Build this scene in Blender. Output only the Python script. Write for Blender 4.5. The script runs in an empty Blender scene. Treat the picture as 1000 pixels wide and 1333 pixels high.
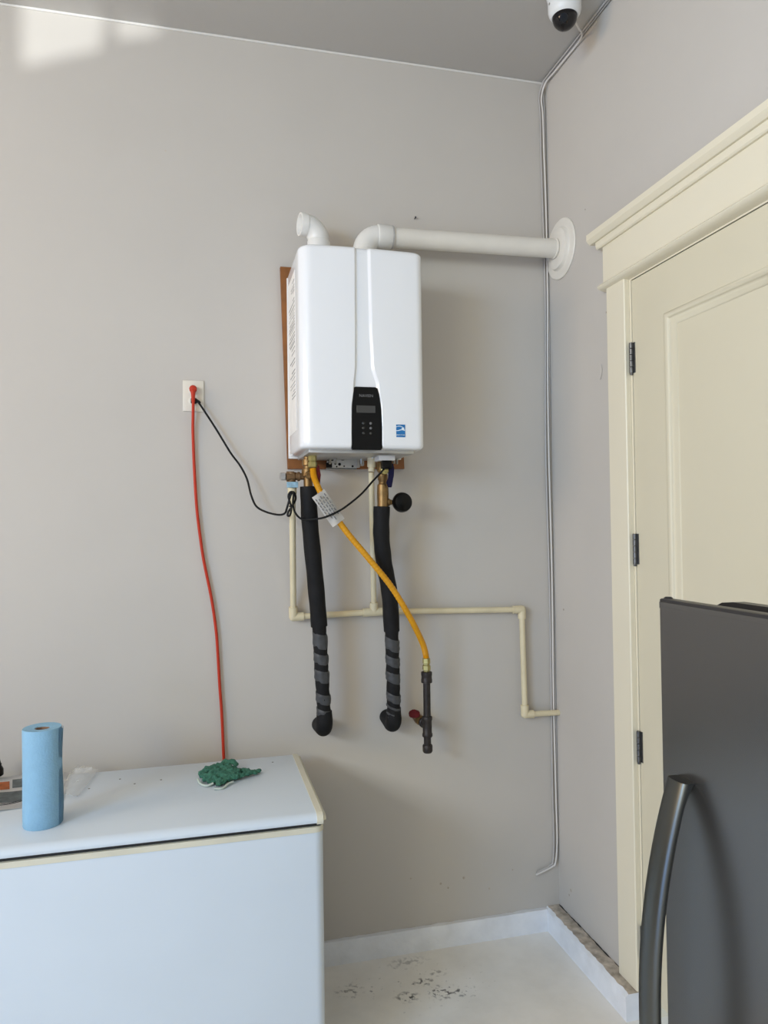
import bpy, bmesh, math, random
from math import sin, cos, pi, radians, sqrt
from mathutils import Vector, Matrix
random.seed(7)
C = bpy.context.scene.collection
SC = bpy.context.scene

# ------------------------------------------------------------------ camera, world, light, exposure
CAM_LOC = (-1.39404, -2.72266, 1.62280)
YAW, PITCH, ROLL, FPX = 0.2472356, 0.0179902, -0.0130689, 954.295
def set_camera():
    cy, sy, cp, sp = cos(YAW), sin(YAW), cos(PITCH), sin(PITCH)
    f = Vector((sy*cp, cy*cp, sp)); r = Vector((cy, -sy, 0)); u = r.cross(f)
    c, s = cos(ROLL), sin(ROLL)
    r2, u2 = c*r + s*u, -s*r + c*u
    m = Matrix(((r2.x, u2.x, -f.x, CAM_LOC[0]), (r2.y, u2.y, -f.y, CAM_LOC[1]),
                (r2.z, u2.z, -f.z, CAM_LOC[2]), (0, 0, 0, 1)))
    cd = bpy.data.cameras.new('camera'); o = bpy.data.objects.new('camera', cd); C.objects.link(o)
    cd.sensor_fit = 'VERTICAL'; cd.sensor_height = 24; cd.lens = FPX/1333*24
    cd.clip_start = 0.02; o.matrix_world = m; SC.camera = o
set_camera()

w = bpy.data.worlds.new('sky'); SC.world = w; w.use_nodes = True
bg = w.node_tree.nodes['Background']; bg.inputs[0].default_value = (0.62, 0.78, 1.0, 1); bg.inputs[1].default_value = 0.6

def area(name, loc, target, sx, sy, power, col, spread=180):
    l = bpy.data.lights.new(name, 'AREA'); l.shape = 'RECTANGLE'; l.size = sx; l.size_y = sy
    l.energy = power; l.color = col; l.spread = radians(spread)
    o = bpy.data.objects.new(name, l); C.objects.link(o); o.location = loc
    o.rotation_euler = (Vector(target)-Vector(loc)).to_track_quat('-Z', 'Y').to_euler()
    return o
# daylight entering on the left: three high windows of the garage wall and the open door below them
def lamp(name, y, z, sy, sz, rgb):
    k = max(rgb); area(name, (-4.55, y, z), (0, y, z), sy, sz, 40*k, tuple(c/k for c in rgb))
lamp('high_window_light_near', -1.6, 2.6, 1.5, .9, (1.10, .84, .56))
lamp('high_window_light_mid', -3.6, 2.6, 1.5, .9, (1.50, 2.05, 2.80))
lamp('high_window_light_far', -5.3, 2.6, 1.5, .9, (1.58, 1.40, .80))
lamp('open_door_sky_light', -4.3, .75, 3.2, 1.3, (.34, .58, 1.18))
# sunlight glancing up off glass outside, cut to shape by two openings added in the unseen wall behind the camera
GL = Vector((-3.0, -11.5, 0.6))
gl_ = bpy.data.lights.new('sun_glint', 'SPOT'); gl_.energy = 3700; gl_.color = (.93, .98, 1.0); gl_.spot_size = radians(8); gl_.spot_blend = .2; gl_.shadow_soft_size = .035
go_ = bpy.data.objects.new('sun_glint', gl_); C.objects.link(go_); go_.location = GL
go_.rotation_euler = (Vector((-1.8, 0, 3.35))-GL).to_track_quat('-Z', 'Y').to_euler()
def beam_hole(quad, y=-6.0):
    """where the beam that lights this quad of the back wall passes the front wall"""
    out = []
    for x, z in quad:
        t = (y-GL.y)/(0-GL.y); out.append((GL.x+(x-GL.x)*t, GL.z+(z-GL.z)*t))
    return out
HOLES = [beam_hole([(-1.972, 3.222), (-1.722, 3.318), (-1.694, 3.470), (-1.975, 3.470)]), beam_hole([(-1.662, 3.362), (-1.540, 3.395), (-1.505, 3.440), (-1.668, 3.440)])]
vs = SC.view_settings
vs.view_transform = 'Standard'; vs.look = 'None'; vs.gamma = 1; vs.use_curve_mapping = False
vs.exposure = 0.0

# ------------------------------------------------------------------ materials
def mat(name, col, rough=0.5, metal=0.0, noise=0.0, nscale=8.0, bump=0.0, bscale=60.0, coat=0.0, spec=0.5, trans=0.0, alpha=1.0):
    m = bpy.data.materials.new(name); m.use_nodes = True
    nt = m.node_tree; b = nt.nodes['Principled BSDF']
    b.inputs['Base Color'].default_value = (*col, 1); b.inputs['Roughness'].default_value = rough
    b.inputs['Metallic'].default_value = metal; b.inputs['Specular IOR Level'].default_value = spec
    b.inputs['Coat Weight'].default_value = coat
    b.inputs['Transmission Weight'].default_value = trans
    if noise > 0 or bump > 0:
        tc = nt.nodes.new('ShaderNodeTexCoord')
    if noise > 0:
        n = nt.nodes.new('ShaderNodeTexNoise'); n.inputs['Scale'].default_value = nscale; n.inputs['Detail'].default_value = 5
        nt.links.new(tc.outputs['Object'], n.inputs['Vector'])
        r = nt.nodes.new('ShaderNodeValToRGB')
        r.color_ramp.elements[0].position = .3; r.color_ramp.elements[1].position = .7
        r.color_ramp.elements[0].color = (*[max(0, k*(1-noise)) for k in col], 1)
        r.color_ramp.elements[1].color = (*[min(1, k*(1+noise)) for k in col], 1)
        nt.links.new(n.outputs['Fac'], r.inputs['Fac']); nt.links.new(r.outputs['Color'], b.inputs['Base Color'])
    if bump > 0:
        n2 = nt.nodes.new('ShaderNodeTexNoise'); n2.inputs['Scale'].default_value = bscale; n2.inputs['Detail'].default_value = 4
        nt.links.new(tc.outputs['Object'], n2.inputs['Vector'])
        bp = nt.nodes.new('ShaderNodeBump'); bp.inputs['Strength'].default_value = bump; bp.inputs['Distance'].default_value = .01
        nt.links.new(n2.outputs['Fac'], bp.inputs['Height']); nt.links.new(bp.outputs['Normal'], b.inputs['Normal'])
    return m

M = {}
M['wall'] = mat('wall_paint', (.56, .525, .475), .75, noise=.03, nscale=1.6, bump=.04, bscale=25)
M['ceiling'] = mat('ceiling_paint', (.50, .48, .45), .85, noise=.02, nscale=2, bump=.03, bscale=40)
M['caulk'] = mat('pale_caulk', (.72, .70, .66), .7)
M['curb'] = mat('curb_paint', (.82, .84, .87), .55, noise=.06, nscale=14, bump=.25, bscale=40)
M['trim'] = mat('cream_trim', (.80, .735, .57), .42, noise=.015, nscale=3)
M['door'] = mat('cream_door', (.69, .63, .47), .42, noise=.015, nscale=3)
M['white_gloss'] = mat('white_gloss_enamel', (.86, .87, .88), .16, coat=.4)
M['white_plastic'] = mat('white_plastic', (.80, .79, .76), .4)
M['pvc'] = mat('white_pvc', (.76, .725, .65), .4, noise=.03, nscale=12)
M['pvc_white'] = mat('white_pvc_fitting', (.80, .785, .74), .35)
M['cream_pvc'] = mat('cream_cpvc', (.72, .63, .42), .4, noise=.06, nscale=14)
M['black_gloss'] = mat('black_gloss', (.003, .003, .003), .3, spec=.2)
M['screen'] = mat('grey_screen', (.045, .045, .042), .15)
M['grey_print'] = mat('grey_print', (.16, .16, .16), .5)
M['dark_print'] = mat('dark_print', (.05, .05, .055), .5)
M['blue_sticker'] = mat('blue_sticker', (.01, .16, .42), .5)
M['pale_sticker'] = mat('pale_sticker', (.75, .85, .92), .5)
M['paper'] = mat('white_paper', (.84, .82, .78), .7, noise=.04, nscale=20)
M['glossy_paper'] = mat('glossy_magazine_paper', (.90, .885, .855), .28)
M['wood'] = mat('stained_plywood', (.24, .088, .020), .55, noise=.22, nscale=18)
M['steel'] = mat('zinc_steel', (.52, .52, .51), .38, metal=.8, noise=.08, nscale=30)
M['brass'] = mat('aged_brass', (.23, .14, .055), .42, metal=.75, noise=.25, nscale=40)
M['copper'] = mat('dull_bronze', (.21, .125, .06), .45, metal=.6, noise=.3, nscale=45)
M['brass_yellow'] = mat('yellow_brass', (.42, .36, .14), .4, metal=.7, noise=.15, nscale=60)
M['foam'] = mat('black_foam', (.008, .008, .0085), .7, noise=.2, nscale=30, bump=.15, bscale=150, spec=.25)
M['tape_grey'] = mat('grey_tape', (.062, .064, .066), .5, noise=.15, nscale=50, spec=.3)
M['yellow'] = mat('yellow_coating', (.66, .30, .002), .5, noise=.04, nscale=20)
M['iron'] = mat('black_iron', (.032, .027, .025), .5, metal=.4, noise=.25, nscale=60)
M['red_valve'] = mat('red_handle', (.11, .007, .008), .55, spec=.25, noise=.3, nscale=80)
M['navy'] = mat('navy_handle', (.003, .003, .032), .5, spec=.25)
M['orange'] = mat('orange_cord', (.50, .036, .012), .5, spec=.3)
M['cord'] = mat('black_cord', (.005, .005, .005), .5, spec=.25)
M['cable'] = mat('white_cable', (.74, .71, .67), .45)
M['cable_grey'] = mat('grey_cable', (.46, .44, .42), .45)
M['ivory'] = mat('ivory_plate', (.74, .70, .60), .4)
M['freezer'] = mat('freezer_enamel', (.66, .735, .80), .32, noise=.012, nscale=4)
M['freezer_cream'] = mat('yellowed_plastic', (.68, .65, .52), .45, noise=.05, nscale=10)
M['gasket'] = mat('dark_gasket', (.02, .02, .02), .7)
M['towel'] = mat('blue_paper', (.26, .47, .64), .9, noise=.04, nscale=40, bump=.18, bscale=160)
M['card'] = mat('brown_cardboard', (.27, .16, .10), .85)
M['green'] = mat('green_fabric', (.045, .165, .11), .92, noise=.3, nscale=70, bump=.5, bscale=260)
M['pale_fabric'] = mat('pale_fabric', (.55, .62, .55), .9)
M['hinge'] = mat('dark_nickel', (.16, .16, .16), .35, metal=.8, noise=.2, nscale=60)
M['fridge'] = mat('black_stainless', (.175, .168, .160), .26, metal=.9)
M['handle'] = mat('brushed_dark_steel', (.105, .108, .10), .30, metal=.9)
M['fridge_dark'] = mat('fridge_body_paint', (.02, .018, .018), .4)
M['cam_white'] = mat('camera_white', (.80, .81, .80), .35)
M['orange_print'] = mat('orange_print', (.62, .20, .07), .6, noise=.3, nscale=30)
M['photo_print'] = mat('grey_photo_print', (.22, .25, .25), .6, noise=.3, nscale=40)
M['screw'] = mat('screw_head', (.35, .34, .30), .4, metal=.7)
M['asphalt'] = mat('driveway_concrete', (.45, .44, .42), .9, noise=.1, nscale=2)
# clear sleeve
mm = mat('clear_plastic_film', (.85, .85, .82), .25)
mm.node_tree.nodes['Principled BSDF'].inputs['Alpha'].default_value = .35
M['film'] = mm

def floor_material():
    m = mat('painted_floor', (.66, .63, .575), .5)
    nt = m.node_tree; b = nt.nodes['Principled BSDF']; N = nt.nodes.new; L = nt.links.new
    tc = N('ShaderNodeTexCoord')
    def noise(s, d=6, rough=.6):
        n = N('ShaderNodeTexNoise'); n.inputs['Scale'].default_value = s; n.inputs['Detail'].default_value = d
        n.inputs['Roughness'].default_value = rough; L(tc.outputs['Object'], n.inputs['Vector']); return n
    def ramp(src, p0, p1):
        r = N('ShaderNodeMapRange'); r.inputs[1].default_value = p0; r.inputs[2].default_value = p1; L(src, r.inputs[0]); return r.outputs[0]
    def mul(a, c):
        k = N('ShaderNodeMath'); k.operation = 'MULTIPLY'; L(a, k.inputs[0])
        if isinstance(c, float): k.inputs[1].default_value = c
        else: L(c, k.inputs[1])
        return k.outputs[0]
    def mask(cx, cy, sx, sy):
        mp = N('ShaderNodeMapping'); mp.vector_type = 'POINT'
        mp.inputs['Location'].default_value = (-cx/sx, -cy/sy, 0); mp.inputs['Scale'].default_value = (1/sx, 1/sy, 1)
        L(tc.outputs['Object'], mp.inputs['Vector'])
        ln = N('ShaderNodeVectorMath'); ln.operation = 'LENGTH'; L(mp.outputs['Vector'], ln.inputs[0])
        return ramp(ln.outputs['Value'], 1.0, .35)
    blot = noise(5); spk = noise(48, 4, .65); wear = noise(14)
    mix1 = N('ShaderNodeMixRGB'); mix1.inputs[1].default_value = (.88, .85, .79, 1); mix1.inputs[2].default_value = (.80, .77, .71, 1)
    L(ramp(blot.outputs['Fac'], .4, .65), mix1.inputs[0])
    mx = mix1
    for (cx, cy, sx, sy, amt, thr) in [(-.714, -.265, .05, .035, .95, .50), (-.633, -.199, .045, .03, .95, .51), (-.590, -.27, .07, .05, .95, .52), (-.513, -.285, .055, .04, .8, .54), (-.899, -.18, .06, .05, .6, .52),
                                       (-.60, -.24, .28, .2, .7, .64), (-.574, -.16, .05, .03, .5, .52), (-.66, -.07, .09, .04, .35, .5), (-.80, -.16, .2, .14, .45, .62), (-.40, -.30, .25, .12, .5, .68)]:
        f = mul(mul(ramp(spk.outputs['Fac'], thr, thr+.07), mask(cx, cy, sx, sy)), amt)
        m2 = N('ShaderNodeMixRGB'); m2.inputs[2].default_value = (.05, .045, .04, 1)
        L(mx.outputs[0], m2.inputs[1]); L(f, m2.inputs[0]); mx = m2
    L(mx.outputs[0], b.inputs['Base Color'])
    return m
M['floor'] = floor_material()

# ------------------------------------------------------------------ mesh helpers
ORG = {}
def obj(name, bm, m, parent=None, smooth=True, angle=40, loc=None):
    me = bpy.data.meshes.new(name)
    org = Vector(ORG.get(parent.as_pointer(), (0, 0, 0))) if parent else Vector(loc or (0, 0, 0))
    bmesh.ops.recalc_face_normals(bm, faces=bm.faces[:])
    bm.transform(Matrix.Translation(-org)); bm.to_mesh(me); bm.free()
    me.materials.append(m)
    if smooth:
        me.polygons.foreach_set('use_smooth', [True]*len(me.polygons))
        try: me.set_sharp_from_angle(angle=radians(angle))
        except Exception: pass
    o = bpy.data.objects.new(name, me); C.objects.link(o)
    if parent: o.parent = parent
    else: o.location = org
    ORG[o.as_pointer()] = tuple(org)
    return o
def thing(name, loc, label, cat, group=None):
    o = bpy.data.objects.new(name, None); C.objects.link(o); o.location = loc; o.empty_display_size = .05
    o['label'] = label; o['category'] = cat
    if group: o['group'] = group
    ORG[o.as_pointer()] = tuple(loc); return o
def tag(o, label, cat, group=None):
    o['label'] = label; o['category'] = cat
    if group: o['group'] = group
    return o
def struct(o): o['kind'] = 'structure'; return o
def BM(): return bmesh.new()
def box(bm, x0, x1, y0, y1, z0, z1, bev=0, seg=2):
    r = bmesh.ops.create_cube(bm, size=1)
    for v in r['verts']:
        v.co = Vector(((x0+x1)/2+v.co.x*(x1-x0), (y0+y1)/2+v.co.y*(y1-y0), (z0+z1)/2+v.co.z*(z1-z0)))
    if bev:
        es = list({e for v in r['verts'] for e in v.link_edges})
        bmesh.ops.bevel(bm, geom=es, offset=bev, segments=seg, profile=.5, affect='EDGES')
    return bm
def spline(P, n=8):
    P = [Vector(p) for p in P]; out = []
    for i in range(len(P)-1):
        p0 = P[i-1] if i else P[0]*2-P[1]; p1, p2 = P[i], P[i+1]
        p3 = P[i+2] if i+2 < len(P) else P[-1]*2-P[-2]
        for k in range(n):
            t = k/n
            out.append(.5*((2*p1)+(p2-p0)*t+(2*p0-5*p1+4*p2-p3)*t*t+(3*p1-p0-3*p2+p3)*t**3))
    out.append(P[-1]); return out
def tube(bm, P, r, seg=12, caps=True, sq=None):
    P = [Vector(p) for p in P]; n = len(P); R = r if isinstance(r, (list, tuple)) else [r]*n
    T = []
    for i in range(n):
        t = (P[min(i+1, n-1)]-P[max(i-1, 0)]); T.append(t.normalized() if t.length > 1e-9 else Vector((0, 0, 1)))
    a = Vector((0, 0, 1)) if abs(T[0].z) < .9 else Vector((1, 0, 0))
    N = (a-a.dot(T[0])*T[0]).normalized(); rings = []
    for i in range(n):
        N = (N-N.dot(T[i])*T[i]).normalized(); B = T[i].cross(N)
        rings.append([bm.verts.new(P[i]+R[i]*(cos(2*pi*k/seg)*N+sin(2*pi*k/seg)*B)) for k in range(seg)])
    for i in range(n-1):
        for k in range(seg):
            bm.faces.new((rings[i][k], rings[i][(k+1) % seg], rings[i+1][(k+1) % seg], rings[i+1][k]))
    if caps:
        bm.faces.new(rings[0][::-1]); bm.faces.new(rings[-1])
    return bm
def lathe(bm, prof, org, axis=(0, 0, 1), seg=24, closed=False):
    """prof: list of (radius, distance along axis); r = 0 ends close to a point"""
    ax = Vector(axis).normalized(); q = Vector((0, 0, 1)).rotation_difference(ax); o = Vector(org)
    rings = []
    for r, h in prof:
        if r < 1e-6: rings.append([bm.verts.new(o+ax*h)])
        else: rings.append([bm.verts.new(o+q @ Vector((r*cos(2*pi*k/seg), r*sin(2*pi*k/seg), h))) for k in range(seg)])
    pairs = list(zip(rings, rings[1:]))
    if closed: pairs.append((rings[-1], rings[0]))
    for a, b in pairs:
        for k in range(seg):
            k2 = (k+1) % seg
            if len(a) == 1 and len(b) == 1: continue
            if len(a) == 1: bm.faces.new((a[0], b[k2], b[k]))
            elif len(b) == 1: bm.faces.new((a[k], a[k2], b[0]))
            else: bm.faces.new((a[k], a[k2], b[k2], b[k]))
    if not closed:
        if len(rings[0]) > 1: bm.faces.new(rings[0][::-1])
        if len(rings[-1]) > 1: bm.faces.new(rings[-1])
    return bm
def elbow(bm, c, d1, d2, R, r, hub=0.0, hub_r=None, seg=16, n=8):
    """quarter bend centred on corner c: enters along -d1, leaves along d2"""
    c, d1, d2 = Vector(c), Vector(d1).normalized(), Vector(d2).normalized()
    cen = c+R*(d1+d2)
    P = [cen - R*(cos(t)*d2 + sin(t)*d1) for t in [pi/2*i/n for i in range(n+1)]]
    tube(bm, P, r, seg)
    if hub:
        tube(bm, [c+d1*R*.75, c+d1*(R+hub)], hub_r or r*1.12, seg); tube(bm, [c+d2*R*.75, c+d2*(R+hub)], hub_r or r*1.12, seg)
    return bm
def prism(bm, poly, d):
    """extrude closed 3-D polygon along vector d"""
    a = [bm.verts.new(Vector(p)) for p in poly]; b = [bm.verts.new(Vector(p)+Vector(d)) for p in poly]; n = len(a)
    bm.faces.new(a[::-1]); bm.faces.new(b)
    for i in range(n): bm.faces.new((a[i], a[(i+1) % n], b[(i+1) % n], b[i]))
    return bm
def extrude_y(bm, prof, y0, y1):
    """prof in (x, z), swept along y"""
    return prism(bm, [(x, y0, z) for x, z in prof], (0, y1-y0, 0))
def text_bm(s, size):
    cu = bpy.data.curves.new('lettering', 'FONT'); cu.body = s; cu.size = size; cu.align_x = 'CENTER'; cu.align_y = 'CENTER'
    cu.extrude = .0004
    o = bpy.data.objects.new('lettering', cu); C.objects.link(o)
    dg = bpy.context.evaluated_depsgraph_get(); me = bpy.data.meshes.new_from_object(o.evaluated_get(dg))
    bm = bmesh.new(); bm.from_mesh(me)
    C.objects.unlink(o); bpy.data.objects.remove(o); bpy.data.curves.remove(cu); bpy.data.meshes.remove(me)
    return bm

# ------------------------------------------------------------------ room shell
H = 3.43
XL, YF = -4.6, -6.0
DY0, DY1, DZ = -.586, -1.50, 2.42           # door opening on the right wall
b = BM(); box(b, XL-.15, .15, 0, .15, -.1, H+.1); struct(obj('wall_back', b, M['wall'], smooth=False))
b = BM()
box(b, 0, .14, DY0+.026, 0, -.1, H+.1); box(b, 0, .14, YF-.15, DY1-.026, -.1, H+.1); box(b, 0, .14, DY1-.026, DY0+.026, DZ+.03, H+.1)
struct(obj('wall_right', b, M['wall'], smooth=False))
b = BM()
ys = [0, -.85, -2.35, -2.85, -4.35, -4.55, -6.0]
for i, (ya, yb) in enumerate(zip(ys, ys[1:])):
    if i % 2 == 0: box(b, XL-.15, XL, yb, ya, 1.6, H)
    else: box(b, XL-.15, XL, yb, ya, 3.06, H); box(b, XL-.15, XL, yb, ya, 1.6, 2.14)
box(b, XL-.15, XL, -2.65, 0, -.1, 1.6)
struct(obj('wall_left', b, M['wall'], smooth=False))
b = BM()
hx0, hx1 = min(p[0] for q in HOLES for p in q)-.05, max(p[0] for q in HOLES for p in q)+.05
hz0, hz1 = min(p[1] for q in HOLES for p in q)-.05, max(p[1] for q in HOLES for p in q)+.05
box(b, XL-.15, hx0, YF-.15, YF, -.1, H); box(b, hx1, .15, YF-.15, YF, -.1, H); box(b, hx0, hx1, YF-.15, YF, -.1, hz0); box(b, hx0, hx1, YF-.15, YF, hz1, H)
# added thin board, its two openings shaped to mask the glint beam
def hole_board(bm, outer, holes, y):
    ov = [bm.verts.new((x, y, z)) for x, z in outer]; es = [bm.edges.new((ov[i], ov[(i+1) % 4])) for i in range(4)]
    for h in holes:
        hv = [bm.verts.new((x, y, z)) for x, z in h]; es += [bm.edges.new((hv[i], hv[(i+1) % 4])) for i in range(4)]
    bmesh.ops.triangle_fill(bm, edges=es, use_beauty=True)
hole_board(b, [(hx0, hz0), (hx1, hz0), (hx1, hz1), (hx0, hz1)], HOLES, YF)
struct(obj('wall_front', b, M['wall'], smooth=False))
b = BM(); box(b, XL-.15, .15, YF-.15, .15, H, H+.12); struct(obj('ceiling', b, M['ceiling'], smooth=False))
b = BM(); box(b, XL-.15, .15, YF-.15, .15, -.12, 0); struct(obj('floor', b, M['floor'], smooth=False))
b = BM(); box(b, XL-7, XL-.15, YF-6, .15, -.16, -.04); box(b, XL-.15, .15, YF-6, YF-.15, -.16, -.04)
struct(obj('driveway', b, M['asphalt'], smooth=False))
# thin caulk bead where the back wall meets the ceiling
b = BM(); tube(b, [(XL, -.002, H-.004), (0, -.002, H-.004)], .0045, 8); struct(obj('trim_1', b, M['caulk']))
# curb baseboards with worn painted tops
M['worn_top'] = mat('worn_brown_paint', (.46, .40, .33), .8, noise=.35, nscale=35)
def rough_curb(bm, p0, p1, inward, th, h, n, jag):
    p0, p1, inward = Vector(p0), Vector(p1), Vector(inward)
    rows = []
    for i in range(n+1):
        p = p0.lerp(p1, i/n); j = lambda: random.uniform(-jag, jag)
        rows.append([bm.verts.new(p+inward*0), bm.verts.new(p+Vector((0, 0, h+j()))), bm.verts.new(p+inward*(th*.82+j())+Vector((0, 0, h+j()*.6))),
                     bm.verts.new(p+inward*(th+j()*.4)+Vector((0, 0, h-.010+j()*.6))), bm.verts.new(p+inward*(th+j()*.3)+Vector((0, 0, h*.45))), bm.verts.new(p+inward*th)])
    for a, c in zip(rows, rows[1:]):
        for k in range(6):
            f = bm.faces.new((a[k], a[(k+1) % 6], c[(k+1) % 6], c[k]))
            if k == 1 and th > .04: f.material_index = 1
    bm.faces.new(rows[0]); bm.faces.new(rows[-1][::-1])
b = BM(); rough_curb(b, (XL, 0, 0), (-.06, 0, 0), (0, -1, 0), .022, .085, 160, .0018); struct(obj('baseboard_back', b, M['curb']))
b = BM(); rough_curb(b, (0, 0, 0), (0, -.575, 0), (-1, 0, 0), .063, .088, 44, .0028)
cr = struct(obj('baseboard_right', b, M['curb'])); cr.data.materials.append(M['worn_top'])
# dark crack between the curb top and the right wall
b = BM(); cp_ = spline([(-.002, -.004, .0885), (-.003, -.1, .0885), (-.002, -.2, .089), (-.003, -.35, .0885), (-.002, -.46, .089)], 8)
tube(b, cp_, [.0008+.0022*abs(sin(i*.83)*sin(i*.31+1)) for i in range(len(cp_))], 6); struct(obj('trim_2', b, M['gasket']))
# ------------------------------------------------------------------ door and its casing (right wall)
b = BM()
def side_casing(bm, ya, yb):
    prism(bm, [(-.002, ya, .09), (-.019, ya, .09), (-.021, ya-.003*(1 if yb < ya else -1), .09), (-.021, yb+.003*(1 if yb < ya else -1), .09), (-.018, yb, .09), (-.002, yb, .09)], (0, 0, DZ+.012-.09))
side_casing(b, -.465, -.574); tr = obj('trim_3', b, M['trim'], angle=30); struct(tr)
b = BM(); side_casing(b, -1.512, -1.625); struct(obj('trim_4', b, M['trim'], angle=30))
b = BM()                                              # head: frieze board
box(b, -.022, -.001, -1.64, -.449, 2.445, 2.592, .001, 1); hd = struct(obj('trim_5', b, M['trim']))
b = BM()                                              # cornice, two stepped mouldings with returns
extrude_y(b, [(-.001, 2.58), (-.030, 2.58), (-.034, 2.584), (-.036, 2.592), (-.036, 2.604), (-.001, 2.604)], -1.66, -.427)
extrude_y(b, [(-.001, 2.604), (-.044, 2.604), (-.052, 2.611), (-.057, 2.618), (-.057, 2.638), (-.052, 2.641), (-.001, 2.641)], -1.69, -.402)
struct(obj('cornice', b, M['trim'], hd, angle=25))
b = BM()                                              # bead below the frieze and the cove under it
extrude_y(b, [(-.001, 2.428), (-.020, 2.430), (-.030, 2.433), (-.037, 2.437), (-.041, 2.443), (-.038, 2.448), (-.030, 2.451), (-.001, 2.451)], -1.655, -.440)
struct(obj('bead', b, M['trim'], hd, angle=50))
b = BM()                                              # jamb: two sides and head, set just behind the casing
box(b, -.001, .12, -.5835, -.555, 0, DZ+.026); box(b, -.001, .12, -1.53, -1.503, 0, DZ+.026); box(b, -.001, .12, -1.503, -.5835, DZ+.0035, DZ+.026)
struct(obj('trim_6', b, M['trim'], smooth=False))

door = bpy.data.objects.new('door_1', None); C.objects.link(door); door.location = (.02, -.6, .1); ORG[door.as_pointer()] = (.02, -.6, .1); struct(door)
Y0, Y1, Z0, Z1 = -.5875, -1.4995, .10, DZ
panels = [(-.762, -1.325, 1.03, 2.262), (-.762, -1.325, .33, .90)]
b = BM()
xf, xb = .0005, .044
def door_grid(bm):
    gy = [Y0, panels[0][0], panels[0][1], Y1]; gz = [Z0, .33, .90, 1.03, 2.262, Z1]
    V = {}
    def v(i, j, k):
        if (i, j, k) not in V: V[(i, j, k)] = bm.verts.new(((xf, xb)[k], gy[i], gz[j]))
        return V[(i, j, k)]
    solid = lambda i, j: 0 <= i < 3 and 0 <= j < 5 and not (i == 1 and j in (1, 3))
    for i in range(3):
        for j in range(5):
            if not solid(i, j): continue
            for k in (0, 1): bm.faces.new((v(i, j, k), v(i+1, j, k), v(i+1, j+1, k), v(i, j+1, k)))
            for (di, dj, p, q_) in ((-1, 0, (i, j), (i, j+1)), (1, 0, (i+1, j), (i+1, j+1)), (0, -1, (i, j), (i+1, j)), (0, 1, (i, j+1), (i+1, j+1))):
                if not solid(i+di, j+dj): bm.faces.new((v(*p, 0), v(*q_, 0), v(*q_, 1), v(*p, 1)))
door_grid(b)
obj('door_frame', b, M['door'], door, smooth=False)
for (ya, yb, za, zb) in panels:
    b = BM(); box(b, .014, .034, yb-.002, ya+.002, za-.002, zb+.002); obj('door_panel', b, M['door'], door, smooth=False)
    # moulding: a mitred frame with an ogee section
    prof = [(-.001, .013), (-.001, -.001), (.002, -.007), (.008, -.009), (.014, -.007), (.018, -.001), (.020, .003), (.028, .006), (.036, .010), (.040, .0125), (.040, .016)]
    b = BM(); corners = [(ya, za, -1, 1), (ya, zb, -1, -1), (yb, zb, 1, -1), (yb, za, 1, 1)]; rings = []
    for (y, z, sy, sz) in corners: rings.append([b.verts.new((x, y+sy*d, z+sz*d)) for d, x in prof])
    for i in range(4):
        A, B_ = rings[i], rings[(i+1) % 4]
        for k in range(len(prof)-1): b.faces.new((A[k], A[k+1], B_[k+1], B_[k]))
    obj('panel_moulding', b, M['door'], door, angle=60)
for zc in (2.164, 1.534, .888, .255):
    b = BM()
    for k in range(5):
        z0 = zc-.051+k*.0204; lathe(b, [(.0058, .0006), (.0064, .0012), (.0064, .0192), (.0058, .0198)], (-.0062, -.5865, z0), (0, 0, 1), 12)
    lathe(b, [(.0045, -.0565), (.0055, -.0535), (.0055, -.0515), (.002, -.051)], (-.0062, -.5865, zc), (0, 0, 1), 12)
    hg = obj('hinge', b, M['hinge'], door)
    b = BM(); box(b, -.0016, .0012, -.5865, -.575, zc-.050, zc+.050); box(b, -.0012, .0003, -.601, -.5865, zc-.050, zc+.050); obj('hinge_leaf', b, M['hinge'], hg, smooth=False)
b = BM(); lathe(b, [(.03, 0), (.03, .006), (.012, .01), (.012, .035), (.026, .042), (.029, .055), (.024, .066), (0, .07)], (.0005, -1.44, 1.0), (-1, 0, 0)); obj('door_knob', b, M['hinge'], door)

# ------------------------------------------------------------------ mounting board
b = BM(); prism(b, [(-1.095, -.0005, 2.584), (-1.075, -.0005, 1.835), (-.629, -.0005, 1.838), (-.650, -.0005, 2.586)], (0, -.0195, 0))
tag(obj('mounting_board', b, M['wood'], loc=(-.86, 0, 1.835)), 'reddish brown stained plywood board fixed to the wall behind the white water heater', 'board')

# ------------------------------------------------------------------ water heater
HX0, HX1, HB, HF, HZ0, HZ1 = -1.070, -.646, -.022, -.345, 1.878, 2.553
heater = thing('water_heater', (-.86, HB, HZ0), 'white wall-hung tankless water heater with black control panel on a brown board', 'water heater')
def lerp(a, c, t): return a+(c-a)*t
def interp(tab, z):
    if z <= tab[0][0]: return tab[0][1]
    for (z0, a), (z1, c) in zip(tab, tab[1:]):
        if z <= z1:
            t = (z-z0)/(z1-z0); t = t*t*(3-2*t); return a+(c-a)*t
    return tab[-1][1]
XLg = [(1.87, -.903), (2.01, -.9015), (2.08, -.894), (2.16, -.8875), (2.30, -.886), (2.56, -.8845)]
XRg = [(1.87, -.799), (2.01, -.800), (2.08, -.809), (2.16, -.827), (2.30, -.832), (2.56, -.8345)]
def sstep(a, c, x): t = max(0, min(1, (x-a)/(c-a))); return t*t*(3-2*t)
def front_y(x):
    t = (x-(HX0+HX1)/2)/((HX1-HX0)/2); return HF-.010*(1-t*t)
def groove(x, z):
    xl, xr = interp(XLg, z), interp(XRg, z)
    return .0085*sstep(xl-.002, xl+.005, x)*(1-sstep(xr-.007, xr+.004, x))
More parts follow.
